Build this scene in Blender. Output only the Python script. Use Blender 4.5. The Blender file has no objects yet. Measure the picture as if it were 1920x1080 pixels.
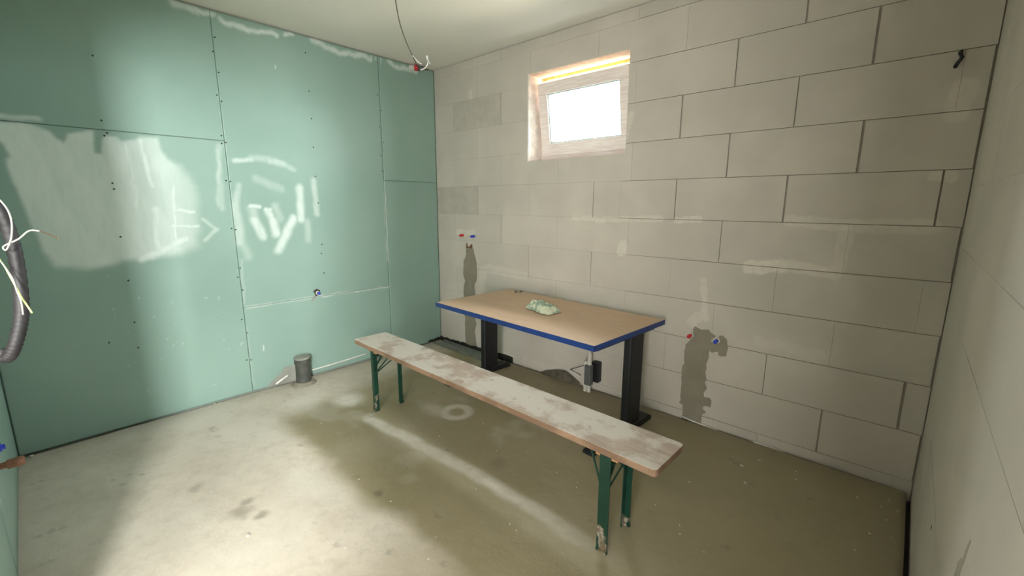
import bpy, bmesh, math, random
import numpy as np
from mathutils import Vector, Matrix

random.seed(7)
scene = bpy.context.scene
C = scene.collection

# ------------------------------------------------------------------ camera, light, exposure
cam_d = bpy.data.cameras.new('camera')
cam_d.sensor_fit = 'HORIZONTAL'
cam_d.sensor_width = 36.0
cam_d.lens = 823.70 / 1920.0 * 36.0
cam_d.clip_start = 0.02
cam = bpy.data.objects.new('camera', cam_d)
C.objects.link(cam)
cr = Vector((0.73992989, 0.67267605, 0.00327034))
cu = Vector((-0.12903384, 0.13715988, 0.98210867))
cf = Vector((-0.66019242, 0.72711354, -0.18828667))
mw = Matrix((( cr.x, cu.x, -cf.x, 3.5396), (cr.y, cu.y, -cf.y, -2.7909), (cr.z, cu.z, -cf.z, 1.40), (0, 0, 0, 1)))
cam.matrix_world = mw
scene.camera = cam

W, D, H = 3.70, 2.99, 2.631          # room: x 0..W, y -D..0, z 0..H
JAMB = 2.03                          # the wide doorway starts here in the front wall
HALL_X, HALL_Y = 5.60, -5.30

world = bpy.data.worlds.new('sky')
scene.world = world
world.use_nodes = True
wn = world.node_tree.nodes
wn['Background'].inputs[0].default_value = (0.93, 0.97, 1.0, 1)
wn['Background'].inputs[1].default_value = 22.0

def area(name, loc, rot, sx, sy, power, col, portal=False):
    l = bpy.data.lights.new(name, 'AREA')
    l.shape = 'RECTANGLE'; l.size = sx; l.size_y = sy; l.energy = power; l.color = col
    if portal: l.cycles.is_portal = True
    o = bpy.data.objects.new(name, l); C.objects.link(o)
    o.location = loc; o.rotation_euler = rot
    return o
# daylight of the small window (portal for the sky) and of the hall window behind the doorway
area('window_portal', (1.60, 0.262, 2.06), (-math.pi/2, 0, 0), 0.9, 0.7, 1, (1, 1, 1), True)
area('hall_window_daylight', (5.56, -4.22, 1.95), (0, math.pi/2, 0), 0.90, 0.46, 152, (1.0, 0.99, 0.955))
area('hall_fill_light', (4.55, HALL_Y + 0.04, 1.25), (math.pi/2, 0, 0), 1.3, 2.0, 76, (1.0, 0.985, 0.94))  # unseen fill added to brighten the table and the back wall's left part

scene.view_settings.view_transform = 'Standard'
scene.view_settings.look = 'None'
scene.view_settings.gamma = 1.0
scene.view_settings.use_curve_mapping = False
scene.cycles.max_bounces = 8
scene.cycles.diffuse_bounces = 5
scene.view_settings.exposure = 1.42

# ------------------------------------------------------------------ helpers
def vnoise(x, y, s, seed=0):
    x = np.asarray(x) * s + 31.7 * seed; y = np.asarray(y) * s + 17.3 * seed
    xi = np.floor(x).astype(np.int64); yi = np.floor(y).astype(np.int64)
    fx = x - xi; fy = y - yi
    fx = fx*fx*(3-2*fx); fy = fy*fy*(3-2*fy)
    def h(a, b):
        n = (a * 374761393 + b * 668265263 + seed * 1442695041) & 0x7fffffff
        n = ((n ^ (n >> 13)) * 1274126177) & 0x7fffffff
        return ((n ^ (n >> 16)) & 0xffff) / 65535.0
    return (h(xi, yi)*(1-fx)+h(xi+1, yi)*fx)*(1-fy)+(h(xi, yi+1)*(1-fx)+h(xi+1, yi+1)*fx)*fy
def fbm(x, y, s, seed=0, oct=4):
    v = 0; a = 0.5; t = 0
    for i in range(oct):
        v = v + a*vnoise(x, y, s*2**i, seed+i*7); t += a; a *= 0.5
    return v/t
def smooth(a, b, v):
    t = np.clip((v-a)/(b-a), 0, 1); return t*t*(3-2*t)
def seg_d(px, py, a, b):
    ax, ay = a; bx, by = b
    dx, dy = bx-ax, by-ay; L = dx*dx+dy*dy+1e-12
    t = np.clip(((px-ax)*dx+(py-ay)*dy)/L, 0, 1)
    return np.hypot(px-ax-t*dx, py-ay-t*dy)
def poly_sd(px, py, P):
    d = np.full(px.shape, 9.0); ins = np.zeros(px.shape, bool)
    for i in range(len(P)):
        a, b = P[i], P[(i+1) % len(P)]
        d = np.minimum(d, seg_d(px, py, a, b))
        c = ((a[1] > py) != (b[1] > py))
        xs = (b[0]-a[0])*(py-a[1])/((b[1]-a[1]) if abs(b[1]-a[1]) > 1e-9 else 1e-9)+a[0]
        ins ^= c & (px < xs)
    return np.where(ins, -d, d)

class MB:
    def __init__(s): s.v = []; s.f = []
    def add(s, vs, fs):
        o = len(s.v); s.v += [tuple(v) for v in vs]; s.f += [tuple(i+o for i in f) for f in fs]; return s
    def box(s, x0, x1, y0, y1, z0, z1, M=None):
        vs = [Vector((x, y, z)) for z in (z0, z1) for y in (y0, y1) for x in (x0, x1)]
        if M: vs = [M @ v for v in vs]
        return s.add(vs, [(0,2,3,1),(4,5,7,6),(0,1,5,4),(2,6,7,3),(0,4,6,2),(1,3,7,5)])
    def tube(s, pts, r, n=10, closed_ends=True, rs=None):
        pts = [Vector(p) for p in pts]; rings = []
        up = Vector((0.13, 0.21, 0.97)); prev = None
        for i, p in enumerate(pts):
            t = (pts[min(i+1, len(pts)-1)]-pts[max(i-1, 0)]).normalized()
            if prev is None:
                a = t.cross(up if abs(t.dot(up)) < 0.95 else Vector((1, 0, 0))).normalized()
            else:
                a = (prev - t*prev.dot(t)).normalized()
            prev = a; b = t.cross(a); rr = rs[i] if rs else r
            rings.append([p + (a*math.cos(2*math.pi*k/n)+b*math.sin(2*math.pi*k/n))*rr for k in range(n)])
        vs = [v for R in rings for v in R]; fs = []
        for i in range(len(rings)-1):
            for k in range(n):
                fs.append((i*n+k, i*n+(k+1) % n, (i+1)*n+(k+1) % n, (i+1)*n+k))
        if closed_ends:
            fs.append(tuple(reversed(range(n)))); fs.append(tuple((len(rings)-1)*n+k for k in range(n)))
        return s.add(vs, fs)
    def lathe(s, prof, M=None, n=24):
        vs = []; fs = []
        for r, z in prof:
            for k in range(n):
                v = Vector((r*math.cos(2*math.pi*k/n), r*math.sin(2*math.pi*k/n), z)); vs.append(M @ v if M else v)
        for i in range(len(prof)-1):
            for k in range(n): fs.append((i*n+k, i*n+(k+1) % n, (i+1)*n+(k+1) % n, (i+1)*n+k))
        return s.add(vs, fs)
    def prism(s, P, to3, t0, t1):
        n = len(P)
        vs = [to3(a, b, t0) for a, b in P]+[to3(a, b, t1) for a, b in P]
        fs = [tuple(range(n)), tuple(reversed(range(n, 2*n)))]+[(i, n+i, n+(i+1) % n, (i+1) % n) for i in range(n)]
        return s.add(vs, fs)
    def build(s, name, m, parent=None, bevel=0, shade=False, loc=None, segs=2):
        me = bpy.data.meshes.new(name); me.from_pydata(s.v, [], s.f)
        bm = bmesh.new(); bm.from_mesh(me); bmesh.ops.recalc_face_normals(bm, faces=bm.faces); bm.to_mesh(me); bm.free()
        o = bpy.data.objects.new(name, me); C.objects.link(o); me.materials.append(m)
        if parent: o.parent = parent
        if loc: o.location = loc
        if shade:
            for p in me.polygons: p.use_smooth = True
        if bevel:
            b = o.modifiers.new('bevel', 'BEVEL'); b.width = bevel; b.segments = segs; b.limit_method = 'ANGLE'; b.angle_limit = 0.7
        return o
def catmull(P, n=8):
    P = [Vector(p) for p in P]; out = []
    Q = [P[0]*2-P[1]]+P+[P[-1]*2-P[-2]]
    for i in range(1, len(Q)-2):
        for k in range(n):
            t = k/n; a, b, c, d = Q[i-1], Q[i], Q[i+1], Q[i+2]
            out.append(0.5*((2*b)+(c-a)*t+(2*a-5*b+4*c-d)*t*t+(3*b-a-3*c+d)*t**3))
    out.append(P[-1]); return out
def thing(name, label, cat, loc=(0, 0, 0), rz=0, group=None):
    o = bpy.data.objects.new(name, None); C.objects.link(o)
    o.location = loc; o.rotation_euler = (0, 0, rz); o.empty_display_size = 0.05
    return tag(o, label, cat, group)
def tag(o, label, cat, group=None):
    o['label'] = label; o['category'] = cat
    if group: o['group'] = group
    return o
def struct(o, label=None):
    o['kind'] = 'structure'
    if label: o['label'] = label
    return o

class NT:                                    # small node-building helper
    def __init__(s, name):
        s.m = bpy.data.materials.new(name); s.m.use_nodes = True
        s.t = s.m.node_tree; s.b = s.t.nodes['Principled BSDF']; s.co = None
    def n(s, typ, **kw):
        nd = s.t.nodes.new(typ)
        for k, v in kw.items(): setattr(nd, k, v)
        return nd
    def l(s, a, b): s.t.links.new(a, b)
    def coords(s):
        if s.co is None:
            s.co = s.n('ShaderNodeNewGeometry').outputs['Position']
        return s.co
    def obj(s): return s.n('ShaderNodeTexCoord').outputs['Object']
    def noise(s, scale, detail=4, rough=0.55, vec=None, stretch=None):
        nd = s.n('ShaderNodeTexNoise'); nd.inputs['Scale'].default_value = scale
        nd.inputs['Detail'].default_value = detail; nd.inputs['Roughness'].default_value = rough
        v = vec or s.coords()
        if stretch:
            mp = s.n('ShaderNodeMapping'); mp.inputs['Scale'].default_value = stretch; s.l(v, mp.inputs[0]); v = mp.outputs[0]
        s.l(v, nd.inputs['Vector']); return nd.outputs['Fac']
    def rng(s, v, a, b, c=0.0, d=1.0):
        nd = s.n('ShaderNodeMapRange'); nd.interpolation_type = 'SMOOTHSTEP'
        for k, x in zip((1, 2, 3, 4), (a, b, c, d)): nd.inputs[k].default_value = x
        s.l(v, nd.inputs[0]); return nd.outputs[0]
    def math(s, op, a, b=None):
        nd = s.n('ShaderNodeMath', operation=op)
        for i, x in enumerate((a, b)):
            if x is None: continue
            if isinstance(x, (int, float)): nd.inputs[i].default_value = x
            else: s.l(x, nd.inputs[i])
        return nd.outputs[0]
    def mix(s, f, a, b, typ='MIX'):
        nd = s.n('ShaderNodeMix', data_type='RGBA', blend_type=typ)
        for i, x in ((0, f), (6, a), (7, b)):
            if isinstance(x, (int, float)): nd.inputs[i].default_value = x
            elif isinstance(x, tuple): nd.inputs[i].default_value = (*x, 1) if len(x) == 3 else x
            else: s.l(x, nd.inputs[i])
        return nd.outputs[2]
    def attr(s, name): return s.n('ShaderNodeAttribute', attribute_name=name).outputs['Fac']
    def bump(s, h, strength=0.3, dist=0.002):
        nd = s.n('ShaderNodeBump'); nd.inputs['Strength'].default_value = strength; nd.inputs['Distance'].default_value = dist
        s.l(h, nd.inputs['Height']); s.l(nd.outputs[0], s.b.inputs['Normal'])
    def out(s, col, rough=0.6, metal=0, spec=0.5):
        for k, x in (('Base Color', col), ('Roughness', rough), ('Metallic', metal), ('Specular IOR Level', spec)):
            if isinstance(x, (int, float)): s.b.inputs[k].default_value = x
            elif isinstance(x, tuple): s.b.inputs[k].default_value = (*x, 1)
            else: s.l(x, s.b.inputs[k])
        return s.m
def plain(name, col, rough=0.5, metal=0, var=0.12, scale=20, spec=0.5):
    t = NT(name); f = t.noise(scale, 4, vec=t.obj())
    d = tuple(c*(1-var) for c in col); u = tuple(min(1, c*(1+var)) for c in col)
    return t.out(t.mix(t.rng(f, 0.3, 0.7), d, u), rough, metal, spec)

# ------------------------------------------------------------------ materials
AAC = (0.575, 0.535, 0.475)
B_SMEARS = [  # thin filler smears on the block wall: a(x,z), b(x,z), radius, strength
 ((2.86,1.045),(3.02,1.062),.036,.8), ((3.02,1.075),(3.27,1.045),.030,.55), ((3.27,1.06),(3.295,1.27),.032,.35),
 ((1.63,1.300),(1.90,1.290),.018,.6), ((1.90,1.295),(2.315,1.303),.020,.5), ((2.42,1.308),(2.55,1.306),.020,.7),
 ((3.03,1.318),(3.31,1.293),.030,.5), ((3.31,1.295),(3.60,1.304),.035,.4), ((2.04,1.07),(2.05,1.12),.035,.6),
 ((2.61,0.93),(2.645,0.70),.020,.5), ((3.57,1.53),(3.63,1.525),.026,.5), ((3.612,1.80),(3.62,1.89),.045,.4),
 ((0.50,2.36),(0.52,2.28),.025,.5), ((0.30,1.13),(0.52,1.14),.028,.6), ((2.56,0.66),(2.60,0.70),.03,.4),
 ((0.70,0.82),(1.15,0.80),.040,.3), ((0.60,0.60),(0.66,0.80),.045,.35), ((2.95,0.62),(3.25,0.60),.03,.2),
 ((2.02,1.83),(2.06,1.98),.025,.45), ((1.15,0.05),(1.7,0.05),.03,.2)]
def make_aac(name, smears):
    t = NT(name); p = t.coords()
    inf = t.n('ShaderNodeObjectInfo').outputs['Random']
    big = t.noise(2.2, 3); fine = t.noise(85, 5, 0.7)
    base = t.mix(t.rng(big, 0.35, 0.7), tuple(c*0.93 for c in AAC), tuple(c*1.06 for c in AAC))
    base = t.mix(t.rng(inf, 0.0, 1.0, 0.0, 0.30), base, (0.50, 0.475, 0.42))
    base = t.mix(t.rng(fine, 0.62, 0.75, 0, 0.16), base, (0.38, 0.355, 0.31))
    if smears:
        warp = t.n('ShaderNodeTexNoise'); warp.inputs['Scale'].default_value = 14; warp.inputs['Detail'].default_value = 3
        t.l(p, warp.inputs['Vector'])
        wv = t.n('ShaderNodeVectorMath', operation='MULTIPLY_ADD')
        t.l(warp.outputs['Color'], wv.inputs[0]); wv.inputs[1].default_value = (0.05, 0, 0.04)
        sub = t.n('ShaderNodeVectorMath', operation='SUBTRACT'); t.l(p, sub.inputs[0]); sub.inputs[1].default_value = (0.025, 0, 0.02)
        t.l(sub.outputs[0], wv.inputs[2]); q = wv.outputs[0]
        acc = None
        for a, b, r, s in smears:
            A = Vector((a[0], 0, a[1])); AB = Vector((b[0], 0, b[1]))-A
            s1 = t.n('ShaderNodeVectorMath', operation='SUBTRACT'); t.l(q, s1.inputs[0]); s1.inputs[1].default_value = A
            fl = t.n('ShaderNodeVectorMath', operation='MULTIPLY'); t.l(s1.outputs[0], fl.inputs[0]); fl.inputs[1].default_value = (1, 0, 1)
            dt = t.n('ShaderNodeVectorMath', operation='DOT_PRODUCT'); t.l(fl.outputs[0], dt.inputs[0]); dt.inputs[1].default_value = AB/AB.length_squared
            cl = t.n('ShaderNodeClamp'); t.l(dt.outputs['Value'], cl.inputs[0])
            sc = t.n('ShaderNodeVectorMath', operation='SCALE'); sc.inputs[0].default_value = AB; t.l(cl.outputs[0], sc.inputs['Scale'])
            dd = t.n('ShaderNodeVectorMath', operation='DISTANCE'); t.l(fl.outputs[0], dd.inputs[0]); t.l(sc.outputs[0], dd.inputs[1])
            m = t.rng(dd.outputs['Value'], r*0.75, r*1.25, s, 0.0)
            acc = m if acc is None else t.math('MAXIMUM', acc, m)
        base = t.mix(t.math('MULTIPLY', acc, t.rng(t.noise(30, 3), 0.25, 0.6, 0.5, 1.0)), base, (0.74, 0.70, 0.61))
    t.bump(t.noise(60, 6, 0.7), 0.35, 0.003)
    return t.out(base, 0.92, 0, 0.25)
M_AAC = make_aac('aerated_concrete', None)
def block_mat(x0, x1, z0, z1, cache={}):
    k = tuple(i for i, (a, b, r, s) in enumerate(B_SMEARS)
              if min(a[0], b[0])-r*1.3-.03 < x1 and max(a[0], b[0])+r*1.3+.03 > x0 and min(a[1], b[1])-r*1.3-.025 < z1 and max(a[1], b[1])+r*1.3+.025 > z0)
    if not k: return M_AAC
    if k not in cache: cache[k] = make_aac('aerated_concrete_smeared', [B_SMEARS[i] for i in k])
    return cache[k]
M_AAC2 = make_aac('aerated_concrete_side', None)
def tinted(name, col):
    t = NT(name); f = t.noise(9, 5, 0.6)
    t.bump(t.noise(60, 6, 0.7), 0.35, 0.003)
    return t.out(t.mix(t.rng(f, 0.3, 0.7), tuple(c*0.92 for c in col), tuple(c*1.08 for c in col)), 0.92, 0, 0.25)
M_AACD = tinted('aerated_concrete_grey', (0.49, 0.455, 0.40))
M_MORTAR = tinted('thin_bed_mortar', (0.36, 0.335, 0.28))
M_CEMENT = tinted('cement_fill', (0.27, 0.245, 0.19))
M_BROWN = plain('rusty_brown', (0.16, 0.075, 0.04), 0.7, 0, 0.3)
def make_board():
    t = NT('green_plasterboard'); p = t.coords()
    g = t.mix(t.rng(t.noise(1.7, 3), 0.3, 0.7), (0.260, 0.395, 0.342), (0.286, 0.424, 0.370))
    put = t.attr('putty')
    brk = t.rng(t.noise(26, 5, 0.65, stretch=(1, 1, 0.25)), 0.25, 0.6, 0.84, 1.0)
    c = t.mix(t.math('MULTIPLY', put, brk), g, (0.66, 0.755, 0.71))
    t.bump(t.math('ADD', put, t.math('MULTIPLY', t.noise(140, 3), 0.15)), 0.25, 0.002)
    return t.out(c, t.rng(put, 0, 1, 0.36, 0.62), 0, 0.42)
M_BOARD = make_board()
M_CORE = tinted('plaster_core', (0.33, 0.34, 0.30))
def make_floor():
    t = NT('concrete_screed'); a = t.attr
    n1 = t.noise(3.2, 5, 0.6); n2 = t.noise(16, 5, 0.65); n3 = t.noise(70, 4, 0.7)
    c = t.mix(t.rng(n1, 0.3, 0.7), (0.545, 0.490, 0.405), (0.625, 0.570, 0.48))
    c = t.mix(t.rng(n2, 0.42, 0.72, 0, 0.45), c, (0.42, 0.385, 0.31))
    c = t.mix(t.rng(n3, 0.30, 0.46, 0.30, 0), c, (0.36, 0.325, 0.26))
    c = t.mix(a('damp_shade'), c, (0.290, 0.252, 0.148))
    c = t.mix(t.math('MULTIPLY', a('dust'), t.rng(n2, 0.25, 0.6, 0.65, 1.0)), c, (0.66, 0.63, 0.55))
    c = t.mix(t.rng(n3, 0.66, 0.76, 0, 0.35), c, (0.70, 0.67, 0.60))
    c = t.mix(a('dirt_dark'), c, (0.17, 0.145, 0.105))
    t.bump(t.math('ADD', t.math('MULTIPLY', n3, 0.5), n2), 0.35, 0.004)
    return t.out(c, t.rng(a('damp_shade'), 0, 1, 0.72, 0.60), 0, 0.35)
M_FLOOR = make_floor()
M_SUB = plain('dark_gap', (0.055, 0.047, 0.035), 0.95)
M_CEIL = (lambda t: t.out(t.mix(t.rng(t.noise(1.2, 3), 0.3, 0.7), (0.82, 0.795, 0.73), (0.85, 0.825, 0.76)), 0.9, 0, 0.2))(NT('ceiling_paint'))
M_HALL = plain('hall_plaster', (0.20, 0.185, 0.16), 0.9)
def make_bench_wood():
    t = NT('worn_bench_board'); v = t.obj()
    grain = t.noise(6, 6, 0.6, v, (1.2, 22, 4)); bl = t.noise(5.5, 5, 0.62, v); sp = t.noise(15, 4, 0.6, v, (1, 2, 1))
    wood = t.mix(t.rng(grain, 0.3, 0.7), (0.31, 0.225, 0.165), (0.43, 0.335, 0.26))
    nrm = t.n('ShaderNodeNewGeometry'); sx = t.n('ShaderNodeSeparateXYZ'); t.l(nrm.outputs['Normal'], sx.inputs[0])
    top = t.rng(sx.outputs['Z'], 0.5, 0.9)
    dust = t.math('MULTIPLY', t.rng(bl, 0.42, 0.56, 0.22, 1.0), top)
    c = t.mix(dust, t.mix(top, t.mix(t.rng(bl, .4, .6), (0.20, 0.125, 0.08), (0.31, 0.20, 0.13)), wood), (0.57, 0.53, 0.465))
    c = t.mix(t.math('MULTIPLY', t.rng(sp, 0.66, 0.74, 0, 0.7), top), c, (0.24, 0.19, 0.15))
    t.bump(grain, 0.2, 0.002)
    return t.out(c, 0.7, 0, 0.35)
M_BENCH = make_bench_wood()
M_CLEAT = plain('raw_pine', (0.40, 0.22, 0.10), 0.7)
def make_green_steel():
    t = NT('chipped_green_paint'); v = t.obj()
    z = t.n('ShaderNodeSeparateXYZ'); t.l(v, z.inputs[0])
    low = t.rng(z.outputs['Z'], 0.02, 0.20, 0.16, 0.0)
    chip = t.rng(t.math('ADD', t.noise(22, 5, 0.6, v, (1, 1, 0.5)), low), 0.66, 0.74)
    c = t.mix(t.rng(t.noise(8, 4, vec=v), .3, .7), (0.004, 0.031, 0.019), (0.006, 0.047, 0.028))
    c = t.mix(chip, c, t.mix(t.rng(t.noise(60, 3, vec=v), .4, .6), (0.14, 0.10, 0.06), (0.32, 0.29, 0.24)))
    return t.out(c, 0.42, 0, 0.5)
M_GREEN = make_green_steel()
def make_beech():
    t = NT('beech_laminate'); v = t.obj()
    gr = t.noise(5, 6, 0.6, v, (1.0, 26, 1)); bl = t.noise(4, 4, 0.6, v); sp = t.noise(9, 5, 0.6, v, (0.6, 1.6, 1))
    c = t.mix(t.rng(gr, 0.3, 0.7), (0.60, 0.415, 0.275), (0.68, 0.49, 0.335))
    c = t.mix(t.rng(bl, 0.5, 0.7, 0, 0.30), c, (0.60, 0.50, 0.37))
    c = t.mix(t.rng(sp, 0.60, 0.70, 0, 0.55), c, (0.76, 0.68, 0.57))
    return t.out(c, t.rng(bl, .3, .7, 0.42, 0.6), 0, 0.45)
M_BEECH = make_beech()
M_BLUE = plain('blue_edge_band', (0.010, 0.044, 0.20), 0.4)
M_BLACK = plain('black_powder_coat', (0.010, 0.011, 0.014), 0.45)
M_PRED = plain('red_plug', (0.62, 0.02, 0.03), 0.4)
M_PBLUE = plain('blue_plug', (0.02, 0.05, 0.55), 0.4)
M_WHITE = plain('white_plastic', (0.78, 0.77, 0.72), 0.45)
M_WHITE2 = plain('white_pipe_plastic', (0.62, 0.60, 0.54), 0.5)
M_GREYP = plain('grey_plastic', (0.105, 0.112, 0.108), 0.5)
M_DRAIN = plain('dark_drain_pipe', (0.065, 0.070, 0.060), 0.55, 0, 0.25)
M_DCAP = plain('drain_cap', (0.26, 0.265, 0.225), 0.55, 0, 0.2)
M_COND = plain('black_conduit', (0.014, 0.013, 0.015), 0.6, 0, 0.4)
M_WIREG = plain('green_yellow_wire', (0.50, 0.58, 0.22), 0.45)
M_COPPER = plain('bare_copper', (0.20, 0.13, 0.08), 0.4, 0.8)
M_CABLE = plain('grey_cable', (0.17, 0.155, 0.125), 0.55)
M_WIREW = plain('white_wire', (0.34, 0.34, 0.30), 0.5)
M_STEEL = plain('galvanised_steel', (0.30, 0.32, 0.30), 0.42, 0.75, 0.15)
M_BITU = plain('bitumen_membrane', (0.022, 0.020, 0.017), 0.75, 0, 0.4)
M_FLAP = plain('brown_membrane', (0.10, 0.085, 0.06), 0.8, 0, 0.35)
M_FOIL = plain('white_edge_foil', (0.80, 0.79, 0.75), 0.25)
M_CRUMB = plain('plaster_crumbs', (0.58, 0.555, 0.49), 0.85)
M_SCREW = plain('screw_head', (0.035, 0.035, 0.033), 0.5, 0.5)
M_FOAM = plain('yellow_foam', (0.80, 0.46, 0.13), 0.9, 0, 0.25, 40)
M_REVEAL = plain('reveal_lining', (0.86, 0.68, 0.54), 0.85)
M_JAMB = plain('brightened_reveal', (0.84, 0.76, 0.69), 0.85)  # bright daylight on the jamb is painted into this colour
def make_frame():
    t = NT('window_frame_hazed'); v = t.obj()
    c = t.mix(t.rng(t.noise(7, 5, 0.6, v, (1, 4, 12)), 0.35, 0.65), (0.80, 0.69, 0.645), (0.90, 0.83, 0.795))  # frame paled: the window's glare is painted into its colour
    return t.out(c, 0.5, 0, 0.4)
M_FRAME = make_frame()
M_GASKET = plain('grey_gasket', (0.42, 0.52, 0.52), 0.5)
def make_glass():
    t = NT('window_glass')
    tr = t.n('ShaderNodeBsdfTransparent'); tr.inputs[0].default_value = (0.95, 0.97, 0.96, 1)
    gl = t.n('ShaderNodeBsdfGlossy'); gl.inputs['Roughness'].default_value = 0.02
    fr = t.n('ShaderNodeFresnel'); fr.inputs[0].default_value = 1.25
    mx = t.n('ShaderNodeMixShader'); t.l(fr.outputs[0], mx.inputs[0]); t.l(tr.outputs[0], mx.inputs[1]); t.l(gl.outputs[0], mx.inputs[2])
    t.l(mx.outputs[0], t.t.nodes['Material Output'].inputs[0]); return t.m
M_GLASS = make_glass()
def make_pack():
    t = NT('pale_green_film'); v = t.obj()
    f = t.noise(22, 4, 0.6, v)
    c = t.mix(t.rng(f, 0.40, 0.58), (0.25, 0.34, 0.25), (0.62, 0.66, 0.50))
    return t.out(c, 0.22, 0, 0.6)
M_PACK = make_pack()

# ------------------------------------------------------------------ floor
def grid_obj(name, a0, a1, b0, b1, step, to3, m, attrs):
    na = max(2, int(round((a1-a0)/step))+1); nb = max(2, int(round((b1-b0)/step))+1)
    A, Bb = np.meshgrid(np.linspace(a0, a1, na), np.linspace(b0, b1, nb), indexing='ij')
    P = to3(A, Bb).reshape(-1, 3)
    i = np.arange(na*nb).reshape(na, nb)
    F = np.stack([i[:-1, :-1], i[1:, :-1], i[1:, 1:], i[:-1, 1:]], -1).reshape(-1, 4)
    me = bpy.data.meshes.new(name)
    me.vertices.add(len(P)); me.vertices.foreach_set('co', P.astype(np.float32).ravel())
    me.loops.add(F.size); me.loops.foreach_set('vertex_index', F.ravel().astype(np.int32))
    me.polygons.add(len(F)); me.polygons.foreach_set('loop_start', (np.arange(len(F))*4).astype(np.int32))
    me.polygons.foreach_set('loop_total', np.full(len(F), 4, np.int32))
    me.update(calc_edges=True)
    for k, fn in attrs.items():
        at = me.attributes.new(k, 'FLOAT', 'POINT'); at.data.foreach_set('value', fn(A, Bb).ravel().astype(np.float32))
    for p in me.polygons: p.use_smooth = True
    o = bpy.data.objects.new(name, me); C.objects.link(o); me.materials.append(m); return o

def f_edge(X, Y):          # distance to the walls, ragged
    return np.minimum(np.minimum(-Y, W-X), np.minimum(X+0.004, 9))+0.012*(fbm(X, Y, 9, 3)-0.5)
def f_dust(X, Y):
    w = 0.03*(fbm(X, Y, 6, 5)-0.5)
    d = smooth(.065, .02, np.abs(Y+1.40+0.03*np.sin(X*2.2)+w*1.6))*smooth(.92, 1.05, X)*smooth(2.95, 2.3, X)*(0.35+.75*fbm(X, Y, 7, 9))
    r = np.hypot(X-1.385, Y+0.975)+w*0.6
    d = np.maximum(d, 0.75*smooth(.045, .012, np.abs(r-.085)))
    d = np.maximum(d, 0.5*smooth(.16, .03, np.hypot((X-1.24)*0.8, (Y+1.06)*1.6)+w))
    d = np.maximum(d, 0.85*smooth(.17, .04, np.hypot(X-.66, Y+1.39)+w))
    d = np.maximum(d, 0.55*smooth(.2, .05, np.hypot(X-.50, Y+1.62)+w))
    d = np.maximum(d, 0.55*smooth(0.50, 0.66, fbm(X, Y, 2.1, 21))*smooth(-1.80, -2.0, Y))
    d = np.maximum(d, 0.22*smooth(.54, .66, fbm(X, Y, 3.1, 33))*smooth(2.6, 1.9, X))
    return np.clip(d, 0, 1)
def f_damp_shade(X, Y):
    w = 0.22*(fbm(X, Y, 3.1, 11)-0.5)+0.05*(fbm(X, Y, 14, 12)-0.5)
    z = smooth(-1.90, -1.77, Y+w*0.8)*smooth(.50, .75, X+0.5*(Y+1.8)*0.4+w)
    z = z*(0.68+0.42*fbm(X, Y, 2.6, 15))
    z = np.maximum(z, 0.90*smooth(1.9, 2.7, X+w)*smooth(-2.5, -2.0, Y-0.2*(X-3)))  # right side painted darker, the shade of the unlit floor
    return np.clip(z, 0, 0.95)
def f_dirt_dark(X, Y):
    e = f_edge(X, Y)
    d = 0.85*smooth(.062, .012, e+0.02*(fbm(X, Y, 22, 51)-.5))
    d = np.maximum(d, 0.28*smooth(.22, .02, e))  # soft darkening towards the walls
    d = np.maximum(d, 0.4*smooth(.76, .82, fbm(X, Y, 13, 41)))
    for (x, y, r, s) in ((1.42, -2.30, .05, .5), (1.50, -2.24, .03, .6), (1.36, -2.26, .03, .5), (1.76, -1.80, .02, .8), (2.02, -1.22, .05, .35), (1.05, -2.40, .03, .35)):
        d = np.maximum(d, s*smooth(r*1.5, r*0.4, np.hypot(X-x, Y-y)+0.05*(fbm(X, Y, 30, 44)-0.5)))
    d = np.maximum(d, 0.35*smooth(.2, .05, np.hypot(X, Y)))  # darker into the back left corner
    return np.clip(d, 0, 1)
def f3(X, Y):
    e = f_edge(X, Y)
    Z = -0.022*smooth(.030, .0, e)+0.003*(fbm(X, Y, 5, 2)-.5)+0.0014*(fbm(X, Y, 40, 4)-.5)
    return np.stack([X, Y, Z], -1)
fl = struct(grid_obj('floor', 0.004, W-0.020, -D-0.10, -0.016, 0.0125, f3, M_FLOOR, {'dust': f_dust, 'damp_shade': f_damp_shade, 'dirt_dark': f_dirt_dark}), 'rough grey concrete screed with dust, moisture stains and painted shade')
struct(MB().box(-0.2, HALL_X+.2, HALL_Y-.2, 0.25, -0.16, -0.060).build('floor_slab', M_SUB), 'dark slab below the screed')
struct(MB().box(1.0, HALL_X, HALL_Y, -D-0.10, -0.055, 0.0).build('floor_hall', M_HALL), 'screed of the hall behind the doorway')

# ------------------------------------------------------------------ ceiling
struct(MB().box(-0.25, HALL_X+.2, HALL_Y-.2, 0.28, H, H+0.12).build('ceiling', M_CEIL), 'cream painted smooth ceiling')

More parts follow.
